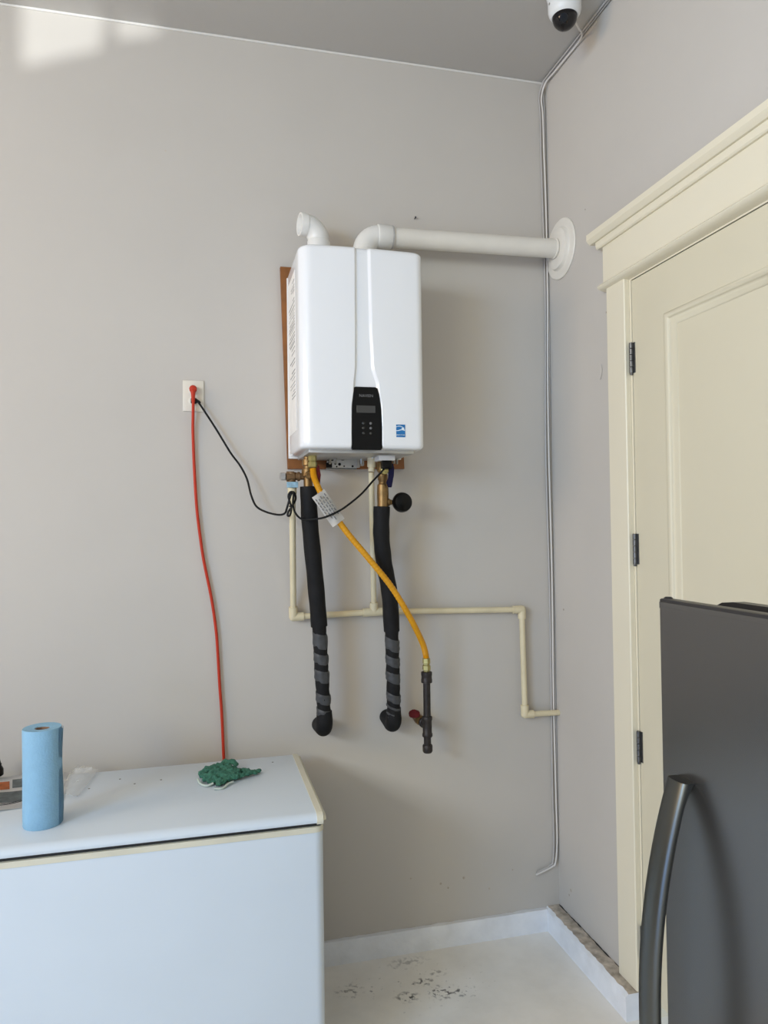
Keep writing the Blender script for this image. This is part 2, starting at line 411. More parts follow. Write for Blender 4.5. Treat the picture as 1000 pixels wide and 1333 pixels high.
def shell():
    b = BM()
    rl, rr = .042, .028
    zs = []
    for t in (0, .15, .4, .7, 1): zs.append((HZ0+.014*t, .014*(1-sqrt(max(0, 1-(1-t)**2)))))
    nz = 54
    for i in range(1, nz): zs.append((lerp(HZ0+.014, HZ1-.016, i/nz), 0))
    for t in (1, .7, .4, .15, 0): zs.append((HZ1-.016*t, .016*(1-sqrt(max(0, 1-(1-t)**2)))))
    rows = []
    for z, ins in zs:
        pts = []
        x0, x1 = HX0+ins, HX1-ins
        for y in (HB, -.10, -.2, -.27): pts.append((x0, y))
        cl = (x0+rl, front_y(x0+rl)+rl+ins)
        for k in range(0, 9):
            a = pi/2*k/8; pts.append((cl[0]-rl*cos(a), cl[1]-rl*sin(a)))
        xa, xb = x0+rl, x1-rr
        xl, xr = interp(XLg, z), interp(XRg, z)
        cols = [lerp(xa, xl-.004, k/14) for k in range(1, 15)]
        cols += [lerp(xl-.003, xl+.006, k/6) for k in range(7)]
        cols += [lerp(xl+.006, xr-.008, k/8) for k in range(1, 8)]
        cols += [lerp(xr-.008, xr+.005, k/7) for k in range(8)]
        cols += [lerp(xr+.006, xb, k/12) for k in range(0, 12)]
        for x in cols: pts.append((x, front_y(x)+ins+groove(x, z)))
        cr = (xb, front_y(xb)+rr+ins)
        for k in range(0, 9):
            a = pi/2*(1-k/8); pts.append((cr[0]+rr*cos(a), cr[1]-rr*sin(a)))
        for y in (-.27, -.2, -.10, HB): pts.append((x1, y))
        rows.append([b.verts.new((x, y, z)) for x, y in pts])
    n = len(rows[0])
    for A, B_ in zip(rows, rows[1:]):
        for k in range(n-1): b.faces.new((A[k], A[k+1], B_[k+1], B_[k]))
        b.faces.new((A[n-1], A[0], B_[0], B_[n-1]))
    b.faces.new(rows[0][::-1]); b.faces.new(rows[-1])
    return b
cover = obj('front_cover', shell(), M['white_gloss'], heater, angle=60)
# seam between the front cover and the rear chassis (left side flange)
b = BM(); box(b, HX0-.003, HX1+.003, HB-.006, HB+.002, HZ0-.006, HZ1-.012, .002); obj('rear_flange', b, M['white_plastic'], heater)
# underside pan
b = BM(); box(b, HX0+.03, HX1-.03, -.31, HB-.01, HZ0-.012, HZ0+.004, .003); obj('bottom_pan', b, M['steel'], heater)
# control panel
def panel_poly(off, y):
    R = [(-.893, 2.0805), (-.886, 2.0835), (-.82, 2.0835), (-.8125, 2.0795), (-.8075, 2.06), (-.8015, 2.012), (-.7985, 1.95), (-.798, 1.880), (-.803, 1.874), (-.899, 1.874), (-.9035, 1.880), (-.9035, 1.95), (-.901, 2.012), (-.896, 2.06)]
    return [(x, y, z) for x, z in R]
b = BM(); prism(b, panel_poly(0, -.3535), (0, .014, 0))
es = [e for e in b.edges if all(abs(v.co.y+.3535) < 1e-6 for v in e.verts)]
bmesh.ops.bevel(b, geom=es, offset=.002, segments=2, affect='EDGES')
cp = obj('control_panel', b, M['black_gloss'], heater)
b = BM(); box(b, -.886, -.8205, -.3543, -.352, 1.9965, 2.0215, .001, 1); obj('screen', b, M['screen'], cp)
for i, (x, z) in enumerate([(-.863, 1.962), (-.838, 1.962), (-.863, 1.946), (-.838, 1.946), (-.863, 1.929), (-.838, 1.929)]):
    b = BM(); lathe(b, [(.0042, 0), (.0042, .0008), (.003, .0016), (0, .0018)], (x, -.3535, z), (0, -1, 0), 14)
    obj('button', b, M['grey_print'] if i in (1, 3) else M['screen'], cp)
b = text_bm('NAVIEN', .0135)
b.transform(Matrix.Translation((-.852, -.3538, 2.0535)) @ Matrix.Rotation(pi/2, 4, 'X')); obj('brand_lettering', b, M['grey_print'], cp, smooth=False)
# blue efficiency sticker on the lower right of the cover
sy = front_y(-.738)-.0006
b = BM(); box(b, -.7575, -.7185, sy, sy+.004, 1.918, 1.9605); st = obj('sticker', b, M['blue_sticker'], heater, smooth=False)
st['label'] = 'blue square energy label with white swoosh and star'
b = BM()
def ribbon(bm, pts, wd, y):
    v = []
    for (x, z, k) in pts: v.append((bm.verts.new((x, y, z-wd*k/2)), bm.verts.new((x, y, z+wd*k/2))))
    for a, c in zip(v, v[1:]): bm.faces.new((a[0], c[0], c[1], a[1]))
ribbon(b, [(-.7555+.035*t, 1.944+.011*sin(pi*(.15+.75*t)), .3+.7*sin(pi*t)) for t in [i/12 for i in range(13)]], .0022, sy-.0004)
ribbon(b, [(-.7555+.036*t, 1.9415-.002*sin(2*pi*t), .5+.8*t) for t in [i/12 for i in range(13)]], .0032, sy-.0004)
cx, cz = -.7265, 1.947
ring = [b.verts.new((cx+(.0062 if k % 2 == 0 else .0026)*sin(k*pi/5), sy-.0005, cz+(.0062 if k % 2 == 0 else .0026)*cos(k*pi/5))) for k in range(10)]
b.faces.new(ring); obj('sticker_emblem', b, M['pale_sticker'], st, smooth=False)
b = text_bm('ENERGY STAR', .0056); b.transform(Matrix.Translation((-.738, sy-.0006, 1.925)) @ Matrix.Rotation(pi/2, 4, 'X')); obj('sticker_lettering', b, M['pale_sticker'], st, smooth=False)
# rating label on the left flank
b = BM(); box(b, HX0-.0008, HX0+.002, -.235, -.050, 1.95, 2.50); rl_ = obj('rating_label', b, M['paper'], heater, smooth=False)
rl_['label'] = 'white paper label with slanted rows of grey print on the side'
b = BM()
zz = 2.47
for k in range(30):
    wd = random.choice([.05, .09, .13, .15]); h = random.choice([.002, .003, .004])
    y0 = -.225
    prism(b, [(HX0-.0011, y0, zz), (HX0-.0011, y0, zz+h), (HX0-.0011, y0+wd, zz+h), (HX0-.0011, y0+wd, zz)], (.0006, 0, 0))
    zz -= random.choice([.010, .012, .016, .026])
    if zz < 1.975: break
obj('label_print', b, M['grey_print'], rl_, smooth=False)
# junction bracket hanging below the pan at the back
b = BM(); box(b, -.936, -.824, -.060, -.052, 1.832, 1.884, .001, 1); box(b, -.936, -.824, -.060, -.024, 1.832, 1.836)
jb = obj('fitting_bracket', b, M['steel'], heater)
for (x, z, r) in [(-.905, 1.852, .004), (-.889, 1.850, .0055), (-.872, 1.843, .003), (-.840, 1.843, .004), (-.900, 1.841, .003), (-.900, 1.872, .003)]:
    b = BM(); lathe(b, [(r, 0), (r, .0012), (0, .0013)], (x, -.060, z), (0, -1, 0), 12); obj('bracket_hole', b, M['black_gloss'], jb)
for (x0, x1, z0, z1) in [(-.936, -.913, 1.862, 1.878), (-.940, -.918, 1.837, 1.855), (-.882, -.872, 1.864, 1.880)]:
    b = BM(); box(b, x0, x1, -.066, -.059, z0, z1, .001, 1); obj('bracket_block', b, M['black_gloss'], jb)
for (x, y) in [(-.930, -.09), (-.915, -.12), (-.815, -.10), (-.70, -.13), (-.683, -.11)]:
    b = BM(); lathe(b, [(.006, 0), (.006, .006), (.0045, .008), (.0045, .02), (0, .021)], (x, y, HZ0-.010), (0, 0, -1), 6); obj('bolt', b, M['screw'], heater)
b = BM(); box(b, -.812, -.798, -.07, -.045, 1.845, 1.88, .001, 1); box(b, -.826, -.814, -.07, -.05, 1.838, 1.88, .001, 1); obj('clip', b, M['steel'], heater)
# power junction box
b = BM(); box(b, -.782, -.722, -.232, -.15, 1.851, 1.882, .0025); jbx = obj('power_box', b, M['white_plastic'], heater)
b = BM(); box(b, -.766, -.731, -.222, -.192, 1.822, 1.853, .003, 2); obj('cord_grip', b, M['black_gloss'], jbx)

# ------------------------------------------------------------------ flue pipes on top
vy = -.113; vz0, vz1 = 2.688, 2.702
vent = thing('vent_pipe', (-.80, vy, HZ1), 'long white exhaust pipe running from heater top to the right wall', 'pipe')
vx = -.800
d2 = Vector((.80, 0, .014)).normalized()
b = BM(); tube(b, [(vx, vy, HZ1-.004), (vx, vy, vz0-.055)], .040, 20)
lathe(b, [(.040, 0), (.0435, .004), (.0435, .045), (.040, .05)], (vx, vy, vz0-.105), (0, 0, 1), 24)
elbow(b, (vx, vy, vz0), (0, 0, -1), d2, .062, .0405, seg=24, n=10)
lathe(b, [(.040, 0), (.0435, .003), (.0435, .052), (.041, .055)], (vx+.05, vy, vz0+.001), d2, 24)
obj('elbow', b, M['pvc_white'], vent)
b = BM(); lathe(b, [(.0415, 0), (.0417, .003), (.0415, .006)], (vx+.1045, vy, vz0+.0018), d2, 24); obj('joint_ring', b, M['cable_grey'], vent)
b = BM(); tube(b, [(vx+.09, vy, vz0+.0016), (-.001, vy, vz1)], .0365, 24); obj('pipe', b, M['pvc'], vent)
b = BM(); lathe(b, [(.116, .0005), (.117, .004), (.114, .007), (.084, .009), (.080, .014), (.078, .022), (.070, .026), (.046, .028), (.0365, .026)], (0, vy, 2.702), (-1, 0, 0), 48)
fl = obj('wall_flange', b, M['pvc'], vent)
b = BM(); lathe(b, [(.0366, .0), (.0395, .002), (.0395, .007), (.0366, .009)], (-.027, vy, 2.7015), (-1, 0, 0), 24); obj('collar', b, M['pvc'], fl)

iy = -.125
intake = thing('air_intake_elbow', (-.970, iy, HZ1), 'short white elbow pipe on heater top with its mouth facing left', 'pipe')
ix, iz = -.968, 2.700
b = BM(); tube(b, [(ix, iy, HZ1-.004), (ix, iy, iz-.05)], .0375, 20)
elbow(b, (ix, iy, iz), (0, 0, -1), (-1, -.16, 0), .052, .0385, seg=24, n=10)
lathe(b, [(.038, 0), (.041, .004), (.041, .045), (.038, .05)], (ix, iy, iz-.10), (0, 0, 1), 24)
obj('elbow', b, M['pvc_white'], intake)
b = BM(); lathe(b, [(.0375, 0), (.0405, .002), (.0405, .024), (.040, .026), (.0335, .026), (.0325, .024), (.0325, 0.002)], (ix-.044, iy-.007, iz), (-1, -.16, 0), 28); obj('mouth_ring', b, M['pvc_white'], intake)

# ------------------------------------------------------------------ drain line of cream pipe
drain = thing('drain_pipe', (-.76, -.026, .86), 'cream plastic drain pipe stepping along the wall below the heater', 'pipe')
PY = -.026; pr, hr = .0112, .0158
def pipe_part(P, r=pr): obj('pipe', tube(BM(), P, r, 14), M['cream_pvc'], drain)
def hub_part(name, segs, balls):
    b = BM()
    for P in segs: tube(b, P, hr, 14)
    for p in balls: bmesh.ops.create_uvsphere(b, u_segments=14, v_segments=10, radius=hr, matrix=Matrix.Translation(p))
    obj(name, b, M['cream_pvc'], drain)
L1, L2 = (-1.062, PY, 1.291), (-.154, PY, 1.281)
pipe_part([(-1.077, -.16, 1.745), (-1.062, PY-.004, 1.315)])
hub_part('elbow', [[(-1.062, PY, 1.291), (-1.0625, PY-.006, 1.328)], [(-1.062, PY, 1.291), (-1.024, PY, 1.2915)]], [L1])
pipe_part([(-1.03, PY, 1.2913), (-.79, PY, 1.2955)])
hub_part('tee', [[(-.800, PY, 1.2953), (-.716, PY, 1.2966)], [(-.758, PY, 1.296), (-.758, PY-.004, 1.332)]], [])
pipe_part([(-.789, -.145, 1.815), (-.758, PY-.003, 1.325)], .0105)
pipe_part([(-.72, PY, 1.296), (-.185, PY, 1.2815)])
hub_part('elbow', [[(-.192, PY, 1.2816), L2], [L2, (-.154, PY, 1.245)]], [L2])
L3 = (-.148, PY, .866)
pipe_part([(-.154, PY, 1.25), (-.148, PY, .90)])
hub_part('elbow', [[L3, (-.1486, PY, .903)], [L3, (-.112, PY, .865)]], [L3])
pipe_part([(-.118, PY, .865), (-.0005, PY, .862)])
b = BM(); lathe(b, [(.0135, 0), (.0135, .012), (.016, .014), (.016, .05), (.0125, .052), (.0125, .066)], (-.788, -.152, 1.884), Vector((-.0, .005, -.06)), 16); obj('adapter', b, M['cream_pvc'], drain)
b = BM(); lathe(b, [(.014, 0), (.0155, .002), (.0155, .010), (.013, .012), (.0155, .014), (.0155, .02), (.014, .022)], (-.788, -.152, 1.884), (0, 0, -1), 6); obj('nipple', b, M['steel'], drain)

# relief valve above the left cream pipe
rv = thing('relief_valve', (-1.077, -.165, 1.745), 'dull bronze relief valve with blue tag at the lower left of the heater', 'valve')
b = BM()
lathe(b, [(.012, -.014), (.018, -.012), (.018, .014), (.013, .017), (.013, .024), (.0165, .026), (.0165, .034), (.012, .036), (.012, .066)], (-1.085, -.165, 1.797), (1, 0, 0), 16)
lathe(b, [(.017, .014), (.017, 0), (.014, -.004), (.014, -.03)], (-1.079, -.165, 1.797), (0, 0, 1), 16)
obj('valve_body', b, M['copper'], rv)
b = BM(); lathe(b, [(.009, 0), (.014, .003), (.014, .018), (.008, .022), (0, .023)], (-1.099, -.165, 1.797), (-1, 0, 0), 8); obj('test_cap', b, M['steel'], rv)
b = BM(); box(b, -1.099, -1.060, -.19, -.183, 1.757, 1.777, .001, 1); lathe(b, [(.0165, 0), (.0165, .012)], (-1.079, -.165, 1.760), (0, 0, 1), 16); obj('tag', b, mat('pale_blue_tag', (.26, .42, .52), .5, noise=.3, nscale=60), rv)
b = BM(); lathe(b, [(.012, 0), (.0155, .001), (.0155, .022), (.012, .024)], (-1.078, -.164, 1.735), (0, 0, 1), 16); obj('cream_adapter', b, M['cream_pvc'], rv)

# ------------------------------------------------------------------ insulated pipes
def insulated(name, label, path, split, re, wall_xz, seed):
    t = thing(name, (path[-1][0], path[-1][1], path[-1][2]), label, 'pipe')
    rnd = random.Random(seed)
    P = spline(path, 10); zsplit = split
    up = [p for p in P if p.z >= zsplit-.005]; lo = [p for p in P if p.z <= zsplit+.012]
    b = BM(); tube(b, up, [.0295+.0006*sin(i*.9) for i in range(len(up))], 20)
    lathe(b, [(.016, 0), (.0288, .001), (.0300, .004)], up[0], (up[1]-up[0]).normalized(), 20)
    obj('foam_sleeve', b, M['foam'], t)
    b = BM(); Q = [lo[0].lerp(lo[-1], 0)]+lo; tube(b, lo, [.0245+.0012*sin(i*1.7+seed) for i in range(len(lo))], 20)
    core = obj('lower_sleeve', b, M['foam'], t)
    # spiral wrap of grey tape: separate tape turns
    L = [0]
    for a, c in zip(lo, lo[1:]): L.append(L[-1]+(c-a).length)
    tot = L[-1]
    def at(s):
        s = max(0, min(tot, s))
        for i in range(len(lo)-1):
            if s <= L[i+1] or i == len(lo)-2: return lo[i].lerp(lo[i+1], (s-L[i])/(L[i+1]-L[i]))
    s0 = .024
    widths = [.052, .035, .042, .035, .030, .011]
    gaps = [.020, .023, .042, .021, .022, .02]
    if seed == 2: widths = [.045, .035, .038, .031, .009, .025]; gaps = [.022, .023, .042, .016, .015, .02]
    for wd, gp in zip(widths, gaps):
        if s0+wd > tot+.012: break
        b = BM(); seg = 24; rows = []
        for j in range(7):
            row = []
            for k in range(seg):
                a = 2*pi*k/seg
                tilt = .010*cos(a+pi/2-.9)*(1 if seed == 2 else .7)
                e = .0006 if j not in (0, 6) else -.0012
                c = at(s0+wd*j/6+tilt); r = .0262+e+.0010*sin(3*a+seed*j)+.0007*sin(7*a+s0*90)
                row.append(b.verts.new(c+Vector((r*cos(a), r*sin(a), 0))))
            rows.append(row)
        for A, B_ in zip(rows, rows[1:]):
            for k in range(seg): b.faces.new((A[k], A[(k+1) % seg], B_[(k+1) % seg], B_[k]))
        obj('tape_wrap', b, M['tape_grey'], t); s0 += wd+gp
    e = lo[-1]; d = abs(e.y)
    b = BM(); R = .035
    elbow(b, (e.x, e.y, e.z-.035), (0, 0, 1), (wall_xz[0]-e.x, d, wall_xz[1]-(e.z-.035)), R, re, seg=20, n=10)
    c = Vector((e.x, e.y, e.z-.035)); dd = Vector((wall_xz[0]-e.x, d, wall_xz[1]-(e.z-.035)))
    tube(b, [c+dd.normalized()*R*.8, c+dd*.995], [re, re*.98], 20)
    tube(b, [e+Vector((0, 0, .03)), e-Vector((0, 0, .006))], [re*.9, re], 20)
    obj('elbow', b, M['foam'], t)
    return t
hot = insulated('insulated_pipe', 'black insulated pipe with grey tape spirals on the left, behind the yellow gas hose top',
                [(-1.022, -.172, 1.762), (-1.018, -.168, 1.640), (-.999, -.150, 1.446), (-.983, -.130, 1.267), (-.975, -.128, 1.089), (-.967, -.125, .935)], 1.262, .030, (-.983+.018, .885), 1)
b = BM()
lathe(b, [(.014, 0), (.014, .022), (.020, .024), (.020, .044), (.015, .047), (.015, .056), (.022, .058), (.022, .082), (.016, .086), (.016, .128)], (-1.024, -.172, 1.880), Vector((0.01, 0, -1)), 16)
obj('brass_valve', b, M['brass'], hot)
b = BM(); lathe(b, [(.011, 0), (.014, .004), (.014, .016), (.010, .02)], (-1.024, -.190, 1.80), (0, -1, 0), 12); obj('valve_stem', b, M['brass'], hot)
b = BM(); prism(b, [(-1.010, -.212, 1.835), (-.990, -.212, 1.832), (-.984, -.212, 1.80), (-.988, -.212, 1.765), (-.996, -.212, 1.763), (-.998, -.212, 1.80)], (0, .008, 0)); obj('red_lever', b, M['red_valve'], hot)

cold = insulated('insulated_pipe', 'black insulated pipe with grey tape spirals on the right, below the round black gauge',
                 [(-.758, -.170, 1.690), (-.760, -.168, 1.585), (-.746, -.150, 1.480), (-.724, -.130, 1.381), (-.714, -.120, 1.235), (-.707, -.105, 1.039), (-.705, -.100, .915)], 1.236, .029, (-.707, .895), 2)
b = BM()
lathe(b, [(.013, 0), (.013, .030), (.018, .032), (.022, .038), (.022, .066), (.017, .070), (.014, .076), (.018, .080), (.018, .098), (.015, .102), (.015, .112), (.020, .116), (.0215, .150), (.020, .186), (.0205, .188), (.0205, .20)], (-.752, -.170, 1.884), Vector((-.008, 0, -1)), 16)
lathe(b, [(.014, 0), (.014, .014), (.010, .018), (.010, .022)], (-.744, -.170, 1.705), (1, 0, 0), 12)
obj('brass_valve', b, M['brass'], cold)
b = BM(); lathe(b, [(.0125, -.013), (.0145, -.008), (.0145, .012), (.009, .016)], (-.752, -.190, 1.818), (0, -1, 0), 12); obj('valve_body', b, M['brass_yellow'], cold)
b = BM(); prism(b, [(-.738, -.205, 1.842), (-.722, -.205, 1.842), (-.718, -.205, 1.825), (-.720, -.205, 1.795), (-.726, -.205, 1.782), (-.728, -.205, 1.757), (-.741, -.205, 1.757), (-.742, -.205, 1.768), (-.748, -.205, 1.772), (-.738, -.205, 1.790)], (0, .010, 0))
bmesh.ops.bevel(b, geom=b.edges[:], offset=.002, segments=1, affect='EDGES'); obj('blue_lever', b, M['navy'], cold)
b = BM(); lathe(b, [(.008, 0), (.008, .008), (.017, .012), (.024, .014)], (-.722, -.170, 1.705), (1, 0, 0), 12)
lathe(b, [(0, -.006), (.014, -.004), (.026, .003), (.034, .012), (.0365, .020), (.0365, .030), (.033, .040), (.020, .047), (0, .049)], (-.688, -.150, 1.703), (.2, -1, .05), 28)
obj('round_gauge', b, M['black_gloss'], cold)

# ------------------------------------------------------------------ yellow gas hose
hose = thing('gas_hose', (-.584, -.13, 1.085), 'yellow coated flexible gas hose slanting from heater down to an iron pipe', 'hose')
HP = spline([(-1.012, -.213, 1.822), (-1.009, -.215, 1.795), (-.998, -.217, 1.764), (-.966, -.216, 1.702), (-.897, -.214, 1.602), (-.815, -.212, 1.503), (-.733, -.205, 1.401), (-.663, -.190, 1.289), (-.608, -.150, 1.195), (-.590, -.132, 1.150), (-.586, -.130, 1.125)], 10)
# fine corrugation under the coating
P2 = []
for a, c in zip(HP, HP[1:]):
    for k in range(4): P2.append(a.lerp(c, k/4))
P2.append(HP[-1])
b = BM(); tube(b, P2, [.0108+.0006*sin(i*1.57) for i in range(len(P2))], 12); obj('coated_tube', b, M['yellow'], hose)
b = BM(); lathe(b, [(.011, 0), (.0145, .002), (.0145, .022), (.012, .025), (.0125, .027), (.0155, .030), (.0155, .045), (.012, .048)], (-1.012, -.209, 1.872), Vector((0, -.004, -.06)), 6); obj('nut', b, M['brass_yellow'], hose)
b = BM(); lathe(b, [(.0115, 0), (.0145, .002), (.0145, .020), (.012, .022), (.012, .026), (.0155, .028), (.0155, .044), (.012, .046), (.011, .055)], (-.586, -.130, 1.132), (0, 0, -1), 6); obj('nut', b, M['brass_yellow'], hose)
# white instruction tag wrapped on the hose
b = BM(); i0, i1 = 30, 41
rows = []
ax = (HP[i1]-HP[i0]).normalized(); n1 = Vector((-ax.z, 0, ax.x)).normalized(); n2 = Vector((0, -1, 0))
a0 = HP[i0]+ax*-.045; ln = .125
for j in range(9):
    c = a0+ax*(ln*j/8)
    row = []
    for k in range(11):
        u = -.026+.052*k/10; hgt = .0155-.009*(abs(u)/.026)**2+.003*sin(j*.8+k*.6)
        row.append(b.verts.new(c+n1*(u-.006)+n2*hgt))
    rows.append(row)
for A, B_ in zip(rows, rows[1:]):
    for k in range(10): b.faces.new((A[k], A[k+1], B_[k+1], B_[k]))
bmesh.ops.solidify(b, geom=b.faces[:], thickness=.0008)
tg = obj('paper_tag', b, M['paper'], hose); tg['label'] = 'white printed paper tag wrapped around the hose'
b = BM()
for k in range(5):
    u = -.026+.009*k; l0 = .012+.006*(k % 2); l1 = .09+.012*(k % 3)
    for s in range(6):
        p = a0+ax*lerp(l0, l1, s/6)+n1*(u)+n2*(.0215-.009*((u+.006)/.026)**2); q_ = a0+ax*lerp(l0, l1, (s+.72)/6)+n1*u+n2*(.0215-.009*((u+.006)/.026)**2)
        prism(b, [p-n1*.0012, q_-n1*.0012, q_+n1*.0012, p+n1*.0012], n2*-.003)
obj('tag_print', b, M['grey_print'], tg, smooth=False)

# ------------------------------------------------------------------ iron gas stub
gas = thing('gas_pipe', (-.586, -.13, .775), 'dark iron gas pipe with drip leg and red shutoff at the end of yellow hose', 'pipe')
gx, gy = -.586, -.130
def ir(name, prof, z, seg=16): b = BM(); lathe(b, prof, (gx, gy, z), (0, 0, 1), seg); return obj(name, b, M['iron'], gas)
ir('coupling', [(.0165, 0), (.0205, .002), (.0205, .014), (.0195, .016), (.0195, .026), (.0205, .028), (.0205, .040), (.017, .042)], 1.040)
ir('nipple', [(.0135, 0), (.0135, .135)], .908)
b = BM(); lathe(b, [(.0165, 0), (.0190, .003), (.0190, .012), (.0168, .016), (.0168, .060), (.0190, .064), (.0190, .073), (.0165, .076)], (gx, gy, .842), (0, 0, 1), 18)
lathe(b, [(.0165, .005), (.0165, .026), (.019, .028), (.019, .038), (.0165, .04)], (gx, gy, .886), (-.1, 1, 0), 18); obj('tee', b, M['iron'], gas)
ir('drip_nipple', [(.0135, 0), (.0135, .026), (.0138, .027), (.0138, .030)], .814)
ir('drip_cap', [(0, -.001), (.015, 0), (.0185, .006), (.0185, .026), (.0165, .029)], .785)
b = BM(); lathe(b, [(.0125, 0), (.0125, .098)], (gx-.003, gy+.032, .886), (-.06, 1, 0), 14); lathe(b, [(.0165, .026), (.019, .03), (.019, .062), (.0165, .066)], (gx-.003, gy+.032, .886), (-.06, 1, 0), 8)
obj('branch_pipe', b, M['brass'], gas)
b = BM(); prism(b, [(gx-.052, -.072, .922), (gx-.034, -.076, .932), (gx-.012, -.078, .924), (gx-.010, -.078, .904), (gx-.028, -.076, .898), (gx-.050, -.072, .902)], (0, .012, 0))
bmesh.ops.bevel(b, geom=b.edges[:], offset=.003, segments=2, affect='EDGES')
obj('shutoff_handle', b, M['red_valve'], gas)

# ------------------------------------------------------------------ outlet
out = thing('wall_outlet', (-1.4105, 0, 2.040), 'ivory wall outlet plate with orange plug and black plug', 'outlet')
b = BM(); box(b, -1.4475, -1.3735, -.006, -.0003, 2.041, 2.153, .0025, 2); obj('cover_plate', b, M['ivory'], out)
for zc in (2.116, 2.078):
    b = BM(); lathe(b, [(.017, 0), (.017, .002), (.015, .0032), (0, .0032)], (-1.4105, -.0055, zc), (0, -1, 0), 24); rc = obj('receptacle', b, M['ivory'], out)
    b = BM()
    for dx in (-.0062, .0062): box(b, -1.4105+dx-.001, -1.4105+dx+.001, -.0092, -.0086, zc, zc+.008)
    obj('slot', b, M['dark_print'], rc, smooth=False)
b = BM(); lathe(b, [(.003, 0), (.003, .001), (0, .0015)], (-1.4105, -.006, 2.097), (0, -1, 0), 10); obj('screw', b, M['screw'], out)

ext = thing('extension_cord', (-1.411, -.025, 2.11), 'orange extension cord hanging from the outlet down behind the freezer', 'cord')
b = BM(); lathe(b, [(.010, 0), (.0125, .001), (.0128, .012), (.0135, .014), (.0135, .022), (.010, .028), (.004, .030), (0, .030)], (-1.411, -.0095, 2.118), (0, -1, 0), 20)
tube(b, spline([(-1.411, -.030, 2.118), (-1.411, -.034, 2.104), (-1.411, -.032, 2.088), (-1.411, -.027, 2.072)], 4), [.0085, .0085, .0085, .0085, .0085, .0078, .0072, .007, .0068, .0066, .0064, .0062, .006], 12)
obj('plug', b, M['orange'], ext)
b = BM(); tube(b, spline([(-1.411, -.027, 2.074), (-1.412, -.020, 2.02), (-1.413, -.014, 1.965), (-1.409, -.012, 1.83), (-1.402, -.012, 1.697), (-1.392, -.012, 1.60), (-1.379, -.012, 1.504), (-1.353, -.012, 1.366), (-1.338, -.012, 1.25), (-1.333, -.012, 1.173), (-1.327, -.012, 1.05), (-1.321, -.012, .953), (-1.315, -.014, .78), (-1.312, -.02, .6), (-1.33, -.04, .4)], 8), .0052, 10)
obj('cable', b, M['orange'], ext)

pc = thing('power_cord', (-1.405, -.02, 2.09), 'thin black power cord drooping from the outlet across to the heater underside', 'cord')
b = BM(); box(b, -1.4195, -1.3985, -.026, -.0095, 2.067, 2.087, .004, 2); lathe(b, [(.006, 0), (.0055, .012), (.004, .018)], (-1.401, -.020, 2.079), (.8, -.2, -.55), 10); obj('plug', b, M['cord'], pc)
CP = [(-1.396, -.022, 2.076), (-1.375, -.026, 2.044), (-1.330, -.03, 1.972), (-1.282, -.035, 1.890), (-1.250, -.04, 1.845), (-1.226, -.05, 1.795), (-1.212, -.06, 1.735), (-1.194, -.07, 1.695), (-1.160, -.10, 1.674), (-1.125, -.15, 1.664), (-1.108, -.19, 1.668), (-1.102, -.205, 1.685), (-1.089, -.21, 1.730), (-1.083, -.208, 1.741), (-1.074, -.206, 1.735), (-1.072, -.206, 1.715), (-1.086, -.208, 1.690), (-1.098, -.210, 1.672), (-1.100, -.212, 1.660), (-1.092, -.214, 1.662), (-1.088, -.212, 1.690), (-1.097, -.210, 1.725), (-1.089, -.212, 1.741), (-1.080, -.214, 1.733), (-1.082, -.214, 1.700), (-1.074, -.216, 1.668), (-1.050, -.22, 1.646), (-1.01, -.230, 1.647), (-.975, -.238, 1.653), (-.923, -.240, 1.676), (-.880, -.236, 1.705), (-.840, -.226, 1.737), (-.800, -.212, 1.778), (-.772, -.210, 1.806), (-.757, -.208, 1.823)]
b = BM(); tube(b, spline(CP, 6), .0037, 8); obj('cable', b, M['cord'], pc)
b = BM(); tube(b, spline([(-1.093, -.205, 1.692), (-1.085, -.219, 1.690), (-1.079, -.210, 1.692), (-1.086, -.200, 1.693), (-1.093, -.205, 1.692)], 5), .0024, 6); obj('cord_tie', b, M['cord'], pc)

# ------------------------------------------------------------------ dome camera and cables
cam = thing('dome_camera', (-.165, -.487, H), 'white dome security camera with black dome hanging from the ceiling near the corner', 'camera')
cx, cy = -.168, -.480
b = BM(); lathe(b, [(.060, 0), (.061, .004), (.059, .012), (.056, .016), (.0555, .058), (.053, .068), (.047, .077), (.0435, .080), (.041, .078)], (cx, cy, H-.0003), (0, 0, -1), 36); obj('housing', b, M['cam_white'], cam)
b = BM(); pf = [(.0410, .077)]+[(.0415*cos(a), .081+.0415*sin(a)) for a in [pi/2*k/10 for k in range(10)]]+[(0, .1225)]
lathe(b, pf, (cx, cy, H), (0, 0, -1), 32); dm = obj('dome', b, mat('smoked_dome', (.006, .005, .006), .1), cam)
b = BM(); lathe(b, [(.012, 0), (.014, .002), (.014, .010), (0, .0105)], Vector((cx, cy, H-.081))+Vector((-.5, -.75, -.6)).normalized()*.036, (-.5, -.75, -.6), 16); obj('lens', b, M['black_gloss'], dm)
for k in range(3):
    a = -pi/2+.5+k*2*pi/3; b = BM(); lathe(b, [(.004, 0), (.004, .0025), (0, .003)], (cx+.0545*cos(a), cy+.0545*sin(a), H-.042), (cos(a), sin(a), 0), 10); obj('screw', b, M['screw'], cam)

